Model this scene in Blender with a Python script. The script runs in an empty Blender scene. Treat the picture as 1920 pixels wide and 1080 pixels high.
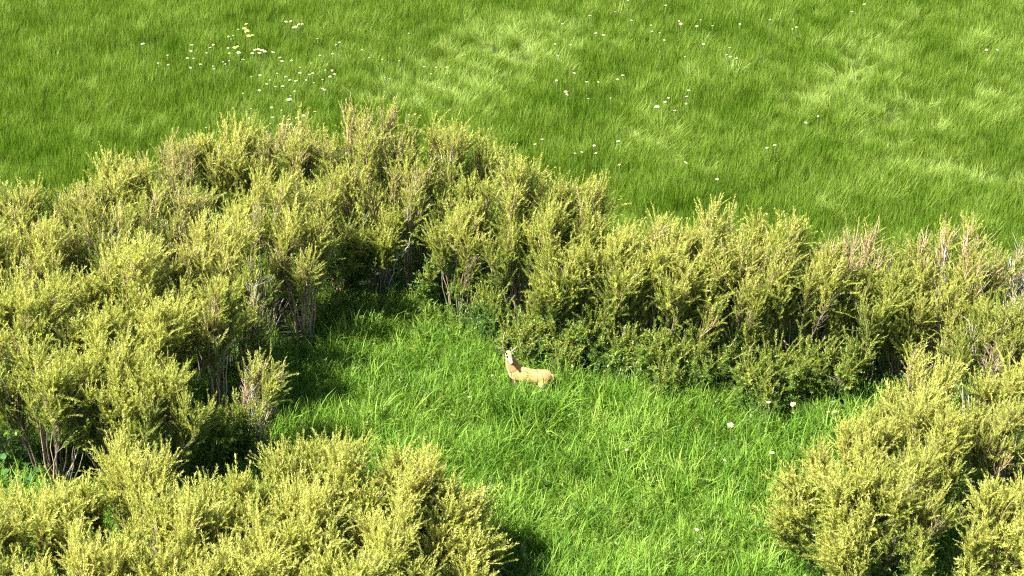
import bpy, bmesh, math, random
import numpy as np
from mathutils import Vector, Matrix

S = bpy.context.scene
COL = S.collection

# ------------------------------------------------------------------ camera
CAM_H = 26.3
PITCH = math.radians(30.0)
cam_d = bpy.data.cameras.new('camera')
cam_d.sensor_width = 36.0
cam_d.lens = 70.0
cam_d.clip_start = 0.5
cam_d.clip_end = 2000.0
cam = bpy.data.objects.new('camera', cam_d)
cam.location = (0, 0, CAM_H)
cam.rotation_euler = (math.pi / 2 - PITCH, 0, 0)
COL.objects.link(cam)
S.camera = cam

# ------------------------------------------------------------------ sky, sun, exposure
SUN = Vector((-0.89, -0.30, 0.0)).normalized() * math.cos(math.radians(51)) + Vector((0, 0, math.sin(math.radians(51))))
world = bpy.data.worlds.new('World')
S.world = world
world.use_nodes = True
wn = world.node_tree.nodes
sky = wn.new('ShaderNodeTexSky')
sky.sky_type = 'NISHITA'
sky.sun_disc = False
sky.sun_elevation = math.radians(51)
sky.sun_rotation = math.atan2(SUN.x, SUN.y)
world.node_tree.links.new(sky.outputs['Color'], wn['Background'].inputs['Color'])
wn['Background'].inputs['Strength'].default_value = 0.05
sun_d = bpy.data.lights.new('sun', 'SUN')
sun_d.energy = 5.0
sun_d.angle = math.radians(0.53)
sun_d.color = (1.0, 0.96, 0.88)
sun = bpy.data.objects.new('sun', sun_d)
sun.rotation_euler = SUN.to_track_quat('Z', 'Y').to_euler()
sun.location = SUN * 80
COL.objects.link(sun)
S.view_settings.view_transform = 'Standard'
S.view_settings.look = 'None'
S.view_settings.exposure = 2.35
S.view_settings.gamma = 1.0
S.view_settings.use_curve_mapping = False
S.render.engine = 'CYCLES'
S.cycles.use_denoising = False
S.cycles.filter_width = 1.2
S.cycles.max_bounces = 8
S.cycles.diffuse_bounces = 3
S.cycles.transmission_bounces = 4

# ------------------------------------------------------------------ helpers
FPX = 960.0 * 70.0 / 18.0
CP, SP = math.cos(PITCH), math.sin(PITCH)


def at(px, py, z=0.0):
    """Point at height z seen at photograph pixel (px, py)."""
    dx, dv = (px - 960.0) / FPX, (540.0 - py) / FPX
    d = (dx, CP + dv * SP, -SP + dv * CP)
    t = (z - CAM_H) / d[2]
    return Vector((d[0] * t, d[1] * t, z))


def pix(x, y, z):
    """Photograph pixel of world points (arrays)."""
    yy, zz = y, z - CAM_H
    dep = yy * CP - zz * SP
    up = yy * SP + zz * CP
    return 960 + FPX * x / dep, 540 - FPX * up / dep


def tag(o, label=None, cat=None, group=None, kind=None):
    if label: o['label'] = label
    if cat: o['category'] = cat
    if group: o['group'] = group
    if kind: o['kind'] = kind
    return o


def empty(name, loc):
    o = bpy.data.objects.new(name, None)
    o.empty_display_size = 0.2
    o.location = loc
    COL.objects.link(o)
    return o


def link(name, me, parent=None, loc=None):
    o = bpy.data.objects.new(name, me)
    if parent: o.parent = parent
    if loc is not None: o.location = loc
    COL.objects.link(o)
    return o


def mesh(name, vs, fs, mats, smooth=True):
    me = bpy.data.meshes.new(name)
    me.from_pydata([tuple(v) for v in vs], [], fs)
    for m in (mats if isinstance(mats, (list, tuple)) else [mats]):
        me.materials.append(m)
    if smooth:
        me.polygons.foreach_set('use_smooth', [True] * len(me.polygons))
    me.update()
    return me


class Noise:
    def __init__(self, seed, wl, octaves=3, n=7):
        r = np.random.default_rng(seed)
        self.w = []
        for o in range(octaves):
            for _ in range(n):
                a = r.uniform(0, 2 * np.pi)
                k = 2 * np.pi / (wl / 2 ** o) * r.uniform(.7, 1.35)
                self.w.append((k * np.cos(a), k * np.sin(a), r.uniform(0, 6.28), 0.62 ** o))
        self.norm = 1 / np.sqrt(sum(w[3] ** 2 for w in self.w) / 2)

    def __call__(self, x, y):
        return self.norm * sum(a * np.sin(kx * x + ky * y + p) for kx, ky, p, a in self.w)   # about -2..2


def euler_of(M):
    """(n,3,3) rotation matrices -> XYZ eulers."""
    y = np.arcsin(np.clip(-M[:, 2, 0], -1, 1))
    x = np.arctan2(M[:, 2, 1], M[:, 2, 2])
    z = np.arctan2(M[:, 1, 0], M[:, 0, 0])
    return np.stack([x, y, z], 1)


def frames(d, roll):
    """Rotations taking +Z to directions d, rolled about d."""
    d = d / np.linalg.norm(d, axis=1, keepdims=True)
    ref = np.where(np.abs(d[:, 2:3]) > .95, np.array([[1., 0, 0]]), np.array([[0, 0, 1.]]))
    x = np.cross(ref, d); x /= np.linalg.norm(x, axis=1, keepdims=True)
    y = np.cross(d, x)
    c, s = np.cos(roll)[:, None], np.sin(roll)[:, None]
    xr, yr = c * x + s * y, -s * x + c * y
    return np.stack([xr, yr, d], 2)


# ------------------------------------------------------------------ materials
def mat(name):
    m = bpy.data.materials.new(name)
    m.use_nodes = True
    m.node_tree.nodes.clear()
    return m, m.node_tree.nodes, m.node_tree.links


def leaf_material(name, stops, trans=0.35, rough=0.42, spec=0.35, var_amt=0.35, tip=0.0, tgain=(1.25, 1.2, .6)):
    """Leaf or blade: colour from a per-clump tint and a per-leaf variation, with light coming through."""
    m, N, L = mat(name)
    out = N.new('ShaderNodeOutputMaterial')
    a = N.new('ShaderNodeAttribute'); a.attribute_type = 'INSTANCER'; a.attribute_name = 'tint'
    v = N.new('ShaderNodeAttribute'); v.attribute_name = 'var'
    f = N.new('ShaderNodeMath'); f.operation = 'MULTIPLY_ADD'
    L.new(v.outputs['Fac'], f.inputs[0]); f.inputs[1].default_value = var_amt
    L.new(a.outputs['Fac'], f.inputs[2])
    if tip:
        t = N.new('ShaderNodeAttribute'); t.attribute_name = 'along'
        f2 = N.new('ShaderNodeMath'); f2.operation = 'MULTIPLY_ADD'
        L.new(t.outputs['Fac'], f2.inputs[0]); f2.inputs[1].default_value = tip
        L.new(f.outputs[0], f2.inputs[2]); f = f2
    r = N.new('ShaderNodeValToRGB')
    while len(r.color_ramp.elements) < len(stops): r.color_ramp.elements.new(.5)
    for e, (p, c) in zip(r.color_ramp.elements, stops):
        e.position = p; e.color = (*c, 1)
    L.new(f.outputs[0], r.inputs[0])
    p = N.new('ShaderNodeBsdfPrincipled')
    p.inputs['Roughness'].default_value = rough
    p.inputs['Specular IOR Level'].default_value = spec
    L.new(r.outputs[0], p.inputs['Base Color'])
    g = N.new('ShaderNodeMix'); g.data_type = 'RGBA'; g.blend_type = 'MULTIPLY'
    g.inputs['Factor'].default_value = 1
    L.new(r.outputs[0], g.inputs['A']); g.inputs['B'].default_value = (*tgain, 1)
    tr = N.new('ShaderNodeBsdfTranslucent'); L.new(g.outputs['Result'], tr.inputs['Color'])
    mx = N.new('ShaderNodeMixShader'); mx.inputs[0].default_value = trans
    L.new(p.outputs[0], mx.inputs[1]); L.new(tr.outputs[0], mx.inputs[2])
    L.new(mx.outputs[0], out.inputs['Surface'])
    return m


def noisy_material(name, c1, c2, scale=8.0, rough=0.8, detail=4, bump=0.0, stretch=(1, 1, 1)):
    m, N, L = mat(name)
    out = N.new('ShaderNodeOutputMaterial')
    tc = N.new('ShaderNodeTexCoord'); mp = N.new('ShaderNodeMapping')
    mp.inputs['Scale'].default_value = stretch
    L.new(tc.outputs['Object'], mp.inputs[0])
    n = N.new('ShaderNodeTexNoise'); n.inputs['Scale'].default_value = scale; n.inputs['Detail'].default_value = detail
    L.new(mp.outputs[0], n.inputs['Vector'])
    r = N.new('ShaderNodeValToRGB')
    r.color_ramp.elements[0].position = .3; r.color_ramp.elements[0].color = (*c1, 1)
    r.color_ramp.elements[1].position = .7; r.color_ramp.elements[1].color = (*c2, 1)
    L.new(n.outputs['Fac'], r.inputs[0])
    p = N.new('ShaderNodeBsdfPrincipled'); p.inputs['Roughness'].default_value = rough
    p.inputs['Specular IOR Level'].default_value = .25
    L.new(r.outputs[0], p.inputs['Base Color'])
    if bump:
        b = N.new('ShaderNodeBump'); b.inputs['Strength'].default_value = bump
        L.new(n.outputs['Fac'], b.inputs['Height']); L.new(b.outputs[0], p.inputs['Normal'])
    L.new(p.outputs[0], out.inputs['Surface'])
    return m


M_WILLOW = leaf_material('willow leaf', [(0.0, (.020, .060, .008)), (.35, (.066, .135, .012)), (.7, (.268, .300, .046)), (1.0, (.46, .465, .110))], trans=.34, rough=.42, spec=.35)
M_GRASS_M = leaf_material('meadow grass blade', [(0.0, (.020, .064, .003)), (.4, (.074, .146, .006)), (.75, (.152, .230, .032)), (1.0, (.27, .36, .085))], trans=.36, rough=.6, spec=.08, var_amt=.30, tip=.10)
M_GRASS_C = leaf_material('clearing grass blade', [(0.0, (.016, .056, .005)), (.4, (.070, .160, .010)), (.75, (.170, .285, .035)), (1.0, (.28, .39, .075))], trans=.32, rough=.5, spec=.15, var_amt=.34, tip=.08)
M_BARK = noisy_material('willow bark', (.10, .075, .055), (.24, .19, .145), 9, .85, stretch=(1, 1, .25))
M_BARKP = noisy_material('young willow bark', (.24, .155, .10), (.54, .39, .26), 9, .7, stretch=(1, 1, .25))
M_TWIG = noisy_material('yellow green twig', (.17, .145, .06), (.27, .23, .10), 9, .6)
M_DEAD = noisy_material('dead grey wood', (.26, .23, .20), (.50, .46, .41), 12, .9, stretch=(1, 1, .25))
M_GROUND = noisy_material('meadow soil and thatch', (.010, .014, .005), (.026, .034, .010), 3.0, 1.0, detail=8, bump=.3)
M_UMBEL = noisy_material('cream umbel florets', (.30, .27, .14), (.42, .38, .22), 60, .8)
M_UMBELY = noisy_material('greenish yellow umbel florets', (.34, .40, .07), (.50, .52, .13), 60, .8)
M_STALK = noisy_material('flower stalk', (.07, .13, .03), (.12, .18, .05), 20, .6)
M_STRAW = noisy_material('dry straw stalk', (.42, .35, .20), (.60, .52, .34), 20, .7)

# ------------------------------------------------------------------ scatter tree (clumps carried by points of the same mesh)
def scatter_tree():
    t = bpy.data.node_groups.new('scatter clumps', 'GeometryNodeTree')
    t.interface.new_socket('Geometry', in_out='INPUT', socket_type='NodeSocketGeometry')
    t.interface.new_socket('Geometry', in_out='OUTPUT', socket_type='NodeSocketGeometry')
    N, L = t.nodes, t.links
    gi, go = N.new('NodeGroupInput'), N.new('NodeGroupOutput')

    def attr(name, typ):
        a = N.new('GeometryNodeInputNamedAttribute'); a.data_type = typ
        a.inputs['Name'].default_value = name
        return a.outputs['Attribute']
    cmp_ = N.new('FunctionNodeCompare'); cmp_.data_type = 'INT'; cmp_.operation = 'LESS_THAN'
    pid = attr('pid', 'INT')
    ia = [s for s in cmp_.inputs if s.type == 'INT']
    L.new(pid, ia[0]); ia[1].default_value = 0
    sep = N.new('GeometryNodeSeparateGeometry'); sep.domain = 'POINT'
    L.new(gi.outputs[0], sep.inputs['Geometry']); L.new(cmp_.outputs[0], sep.inputs['Selection'])
    spl = N.new('GeometryNodeSplitToInstances'); spl.domain = 'POINT'
    L.new(sep.outputs['Inverted'], spl.inputs['Geometry']); L.new(pid, spl.inputs['Group ID'])
    iop = N.new('GeometryNodeInstanceOnPoints')
    L.new(sep.outputs['Selection'], iop.inputs['Points'])
    L.new(spl.outputs['Instances'], iop.inputs['Instance'])
    iop.inputs['Pick Instance'].default_value = True
    L.new(attr('pick', 'INT'), iop.inputs['Instance Index'])
    e = N.new('FunctionNodeEulerToRotation'); L.new(attr('rot', 'FLOAT_VECTOR'), e.inputs[0])
    L.new(e.outputs[0], iop.inputs['Rotation'])
    L.new(attr('scl', 'FLOAT_VECTOR'), iop.inputs['Scale'])
    L.new(iop.outputs[0], go.inputs[0])
    return t


TREE = scatter_tree()


class Proto:
    """A clump prototype: vertices, faces, per-face material, per-vertex variation and position along the blade."""
    def __init__(self): self.v, self.f, self.m, self.var, self.al = [], [], [], [], []

    def add(self, vs, fs, m, var, al):
        o = len(self.v)
        self.v += [tuple(p) for p in vs]
        self.f += [tuple(i + o for i in q) for q in fs]
        self.m += [m] * len(fs)
        self.var += [var] * len(vs)
        self.al += list(al)


def pack(protos):
    v = np.concatenate([np.array(p.v) for p in protos])
    pid = np.concatenate([np.full(len(p.v), i) for i, p in enumerate(protos)])
    var = np.concatenate([np.array(p.var) for p in protos])
    al = np.concatenate([np.array(p.al) for p in protos])
    f, m, o = [], [], 0
    for p in protos:
        f += [tuple(i + o for i in q) for q in p.f]; m += p.m; o += len(p.v)
    return v, f, m, pid, var, al


def scatter(name, packed, pts, rot, scl, pick, tint, mats, parent=None, loc=None):
    v, f, m, pid, var, al = packed
    n, k = len(v), len(pts)
    me = bpy.data.meshes.new(name)
    me.from_pydata(v.tolist() + np.asarray(pts).tolist(), [], f)
    for q in mats: me.materials.append(q)
    me.polygons.foreach_set('material_index', m)
    me.polygons.foreach_set('use_smooth', [True] * len(f))

    def put(nm, typ, dat, key='value'):
        a = me.attributes.new(nm, typ, 'POINT')
        a.data.foreach_set(key, np.ascontiguousarray(dat).ravel())
    z = np.zeros
    put('pid', 'INT', np.concatenate([pid, -np.ones(k)]).astype(np.int32))
    put('pick', 'INT', np.concatenate([z(n), pick]).astype(np.int32))
    put('tint', 'FLOAT', np.concatenate([z(n), tint]).astype(np.float32))
    put('var', 'FLOAT', np.concatenate([var, z(k)]).astype(np.float32))
    put('along', 'FLOAT', np.concatenate([al, z(k)]).astype(np.float32))
    put('rot', 'FLOAT_VECTOR', np.concatenate([z((n, 3)), rot]).astype(np.float32), 'vector')
    if np.ndim(scl) == 1: scl = np.repeat(np.asarray(scl)[:, None], 3, 1)
    put('scl', 'FLOAT_VECTOR', np.concatenate([np.ones((n, 3)), scl]).astype(np.float32), 'vector')
    o = link(name, me, parent, loc)
    md = o.modifiers.new('scatter', 'NODES'); md.node_group = TREE
    return o


# ------------------------------------------------------------------ tubes
def tube(vs, fs, pts, radii, sides):
    o = len(vs)
    pts = [Vector(p) for p in pts]
    n = len(pts)
    for i, p in enumerate(pts):
        d = (pts[min(i + 1, n - 1)] - pts[max(i - 1, 0)]).normalized()
        x = d.cross(Vector((0.31, 0.95, 0.1))).normalized(); y = d.cross(x)
        for s in range(sides):
            a = 2 * math.pi * s / sides
            vs.append(p + (x * math.cos(a) + y * math.sin(a)) * radii[i])
    for i in range(n - 1):
        for s in range(sides):
            a, b = o + i * sides + s, o + i * sides + (s + 1) % sides
            fs.append((a, b, b + sides, a + sides))
    fs.append(tuple(o + (n - 1) * sides + s for s in range(sides)))


# ------------------------------------------------------------------ clump prototypes
def grass_tuft(rng, n, length, width, spread, bend, segs=3):
    p = Proto()
    for _ in range(n):
        a = rng.uniform(0, 6.283); r = spread * math.sqrt(rng.random())
        b = Vector((r * math.cos(a), r * math.sin(a), 0))
        az = a + rng.gauss(0, 1.2)
        d = Vector((math.cos(az), math.sin(az), 0)); w = Vector((-d.y, d.x, 0))
        tw = rng.gauss(0, .7)
        w = (w * math.cos(tw) + d * math.sin(tw))
        L = length * rng.uniform(.40, 1.15); W = width * rng.uniform(.6, 1.3)
        ang = rng.uniform(.02, .25); curl = bend * rng.uniform(.3, 1.5)
        pts, pos = [], b.copy()
        for i in range(segs + 1):
            t = i / segs
            pts.append(pos.copy())
            th = ang + curl * t * t
            pos += (d * math.sin(th) + Vector((0, 0, 1)) * math.cos(th)) * (L / segs)
        vs, al = [], []
        for i in range(segs):
            ww = W * (0.75, 1.0, .8, .5)[min(i, 3)] * .5
            vs += [pts[i] - w * ww, pts[i] + w * ww]; al += [i / segs] * 2
        vs.append(pts[segs]); al.append(1)
        fs = [(2 * i, 2 * i + 1, 2 * i + 3, 2 * i + 2) for i in range(segs - 1)] + [(2 * segs - 2, 2 * segs - 1, 2 * segs)]
        p.add(vs, fs, 0, rng.random(), al)
    return p


def leaf(p, base, d, n, L, W, var):
    """narrow willow leaf: a folded, slightly drooping blade of three faces"""
    s = d.cross(n).normalized()
    a = base + d * (L * .42) + n * (L * .05)
    b = base + d * (L * .98) - n * (L * .12)
    p.add([base, a + s * W * .5, a - s * W * .5 , b], [(0, 2, 1), (1, 2, 3)], 0, var, (0, .5, .5, 1))


def willow_spray(rng, length, n, leaf_l, leaf_w, open_=0.6, droop=0.25, tw=1.0):
    p = Proto()
    az = rng.uniform(0, 6.28)
    bd = Vector((math.cos(az), math.sin(az), 0))
    pts = [Vector((0, 0, 0))]
    K = 5
    for i in range(K):
        t = (i + 1) / K
        d = (Vector((0, 0, 1)) + bd * droop * t * 1.6 + Vector((rng.gauss(0, .06), rng.gauss(0, .06), 0))).normalized()
        pts.append(pts[-1] + d * (length / K))
    vs, fs = [], []
    tube(vs, fs, pts, [a * tw for a in (.0045, .004, .0035, .003, .0025, .001)], 3)
    p.add(vs, fs, 2 if tw > 1.5 else 1, 0.5, [0] * len(vs))

    def on(t):
        i = min(int(t * K), K - 1); u = t * K - i
        return pts[i].lerp(pts[i + 1], u), (pts[i + 1] - pts[i]).normalized()
    for i in range(n):
        t = .10 + .9 * (i + rng.random()) / n
        c, d = on(min(t, .999))
        a = i * 2.4 + rng.gauss(0, .4)
        x = d.cross(Vector((.3, .9, .2))).normalized(); y = d.cross(x)
        o = x * math.cos(a) + y * math.sin(a)
        ld = (d * (1 - open_ * .55) + o * open_ * rng.uniform(.7, 1.3) + Vector((0, 0, .1))).normalized()
        nn = (d - ld * d.dot(ld)).normalized()
        nn = (nn + Vector((rng.gauss(0, .35), rng.gauss(0, .35), rng.gauss(0, .35)))).normalized()
        leaf(p, c, ld, nn, leaf_l * rng.uniform(.65, 1.2) * (1.1 - .45 * t), leaf_w * rng.uniform(.75, 1.25), rng.random())
    return p


rg = random.Random(7)
SPRAYS = [willow_spray(rg, rg.uniform(.55, .82), 50, .098, .0150, rg.uniform(.36, .58), rg.uniform(.1, .45)) for _ in range(6)]
SPRAYS += [willow_spray(rg, rg.uniform(.40, .55), 12, .065, .014, .55, .15, 2.2) for _ in range(2)]          # thin, mostly bare shoots (6, 7)
SPRAYS += [willow_spray(rg, rg.uniform(.34, .46), 26, .115, .026, .8, .5) for _ in range(3)]           # broad shade leaves of the low growth (8-10)
SPRAY_PACK = pack(SPRAYS)

# ------------------------------------------------------------------ ground
gn = Noise(3, 14, 2)
NX, NY = 110, 110
gx = np.linspace(-150, 150, NX); gy = np.linspace(-60, 260, NY)
GV, GF = [], []
for j in range(NY):
    for i in range(NX):
        GV.append((gx[i], gy[j], -0.06 + 0.025 * float(gn(gx[i], gy[j]))))
for j in range(NY - 1):
    for i in range(NX - 1):
        a = j * NX + i
        GF.append((a, a + 1, a + NX + 1, a + NX))
tag(link('ground', mesh('ground', GV, GF, M_GROUND)), 'dark soil and thatch under the meadow grass', None, None, 'structure')

# ------------------------------------------------------------------ willow bushes
BUSHES = []   # base x, y, R for the grass


def bez(p0, p1, p2, t):
    return p0 * (1 - t) ** 2 + p1 * 2 * t * (1 - t) + p2 * t * t


def willow(px, py, H, R, label, yellow=.62, pink=.12, bare=.0, lean=(0.05, 0.0), low=False, dens=1.0, plumes=None, seed=None, cat='willow', name='willow_bush', group='willow bushes around the clearing', nst=None):
    seed = seed if seed is not None else int(px * 7 + py * 13)
    r = random.Random(seed); q = np.random.default_rng(seed)
    top = at(px, py, H * .97)
    base = Vector((top.x - lean[0] * H * .8, top.y - lean[1] * H * .8, 0))
    R *= 1.14
    BUSHES.append((base.x, base.y, R))
    root = empty(name, base)
    tag(root, label, cat, group)
    tone_b, size_b = r.gauss(0, .055), r.uniform(.85, 1.15)
    bare = max(bare, .08)
    K = plumes or max(3, int(3.2 * R + 2.5))
    PL = []
    for k in range(K):
        a = 2.399 * k + r.uniform(-.4, .4); rf = math.sqrt((k + .3) / K) * .82
        PL.append((a, rf, r.uniform(.84, 1.0) if k else .98))
    n_st = nst or max(7, int((8 if low else 10) + R * 9))
    pts, dirs, tints, kinds, scls = [], [], [], [], []
    for s in range(n_st):
        a, rf, hz = PL[s % K]
        tx = R * rf * math.cos(a) + r.gauss(0, .10 + .06 * R); ty = R * rf * math.sin(a) + r.gauss(0, .10 + .06 * R)
        rr = min(1.0, math.hypot(tx, ty) / R)
        tz = H * hz * (1 - (.46 if low else .34) * rr ** 2.4) * r.uniform(.90, 1.02)
        tip = Vector((tx + lean[0] * tz, ty + lean[1] * tz, tz))
        p0 = Vector((tx * .22 + r.gauss(0, .07), ty * .22 + r.gauss(0, .07), -.06))
        p1 = Vector((tx * .55 + r.gauss(0, .12), ty * .55 + r.gauss(0, .12), tz * .55))
        vs, fs = [], []
        m = M_DEAD if r.random() < bare * .8 else (M_BARKP if r.random() < pink * 2.2 else M_BARK)
        path = [bez(p0, p1, tip, i / 7) + (Vector((r.gauss(0, .025), r.gauss(0, .025), 0)) if 0 < i < 7 else Vector()) for i in range(8)]
        r0 = .024 * (H / 3.4) * r.uniform(.7, 1.25)
        tube(vs, fs, path, [r0 * (1 - .78 * i / 7) for i in range(8)], 5)
        isbare = r.random() < bare
        tone = tone_b + r.gauss(0, .05)
        tlow = r.uniform(.40, .60)
        nsec = int((9 if not low else 6) * dens * r.uniform(.8, 1.2)) + 1
        for j in range(nsec):
            t = (tlow if not low else .12) + (1 - tlow if not low else .86) * (j + r.random()) / nsec
            c = bez(p0, p1, tip, t)
            out = Vector((c.x, c.y, 0)); out = out / max(.15, out.length)
            tg = (bez(p0, p1, tip, min(1, t + .03)) - bez(p0, p1, tip, t - .03)).normalized()
            d = (tg * .55 + out * r.uniform(-.05, .75) * (1.15 - .7 * t) + (Vector((r.gauss(0, .34), r.gauss(0, .34), r.uniform(.2, .75))) if low else Vector((r.gauss(0, .24), r.gauss(0, .24), r.uniform(.45, 1.05)))) + Vector((lean[0], lean[1], 0)) * 1.2).normalized()
            ln = r.uniform(.38, .78) * (1.25 - .55 * t) * min(1.0, H / 2.6)
            e1 = c + d * ln * .5; e2 = e1 + (d * .7 + Vector((lean[0] * .8, lean[1] * .8, .42))).normalized() * ln * .5
            tube(vs, fs, [c, e1, e2], [r0 * .34, r0 * .25, .0025], 3)
            if isbare and r.random() < .75:
                for _ in range(3):
                    b0 = c.lerp(e2, r.uniform(.3, 1)); b1 = b0 + (d + Vector((r.gauss(0, .5), r.gauss(0, .5), r.gauss(.1, .4)))).normalized() * r.uniform(.15, .4)
                    tube(vs, fs, [b0, b1], [.006, .002], 3)
                continue
            nsp = max(3, int((6 if not low else 7) * dens))
            for k in range(nsp):
                u = .15 + .85 * (k + r.random()) / nsp
                g = (c.lerp(e1, u * 2) if u < .5 else e1.lerp(e2, u * 2 - 1))
                sd = (d * .75 + (Vector((r.gauss(0, .42), r.gauss(0, .42), r.uniform(-.1, .75))) if low else Vector((r.gauss(0, .36), r.gauss(0, .36), r.uniform(.0, .9)))) + Vector((lean[0], lean[1], 0)) * 1.6).normalized()
                if low or t < .42: sd = (sd + Vector((0, 0, -.25))).normalized()
                pts.append(g); dirs.append(sd)
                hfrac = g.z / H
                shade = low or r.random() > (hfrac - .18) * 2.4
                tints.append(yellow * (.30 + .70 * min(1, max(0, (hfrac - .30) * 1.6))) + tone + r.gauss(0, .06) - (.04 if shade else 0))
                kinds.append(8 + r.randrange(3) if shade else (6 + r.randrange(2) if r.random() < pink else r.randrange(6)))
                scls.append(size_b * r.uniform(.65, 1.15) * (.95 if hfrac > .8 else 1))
        # leader shoot at the tip
        for _ in range(3):
            pts.append(bez(p0, p1, tip, r.uniform(.9, 1))); dirs.append(Vector((lean[0] * 2 + r.gauss(0, .22), lean[1] * 2 + r.gauss(0, .22), 1)))
            tints.append(yellow + r.gauss(.03, .05)); kinds.append(6 + r.randrange(2) if r.random() < pink * 1.5 else r.randrange(6)); scls.append(r.uniform(.9, 1.5))
        link('stem', mesh('stem', vs, fs, m), root)
    if pts:
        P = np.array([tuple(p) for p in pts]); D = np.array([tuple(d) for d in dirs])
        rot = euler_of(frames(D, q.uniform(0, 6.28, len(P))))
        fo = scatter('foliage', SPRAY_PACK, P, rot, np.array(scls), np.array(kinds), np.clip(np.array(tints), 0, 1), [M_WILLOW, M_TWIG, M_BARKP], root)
        fo['kind'] = 'stuff'
    return root


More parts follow.
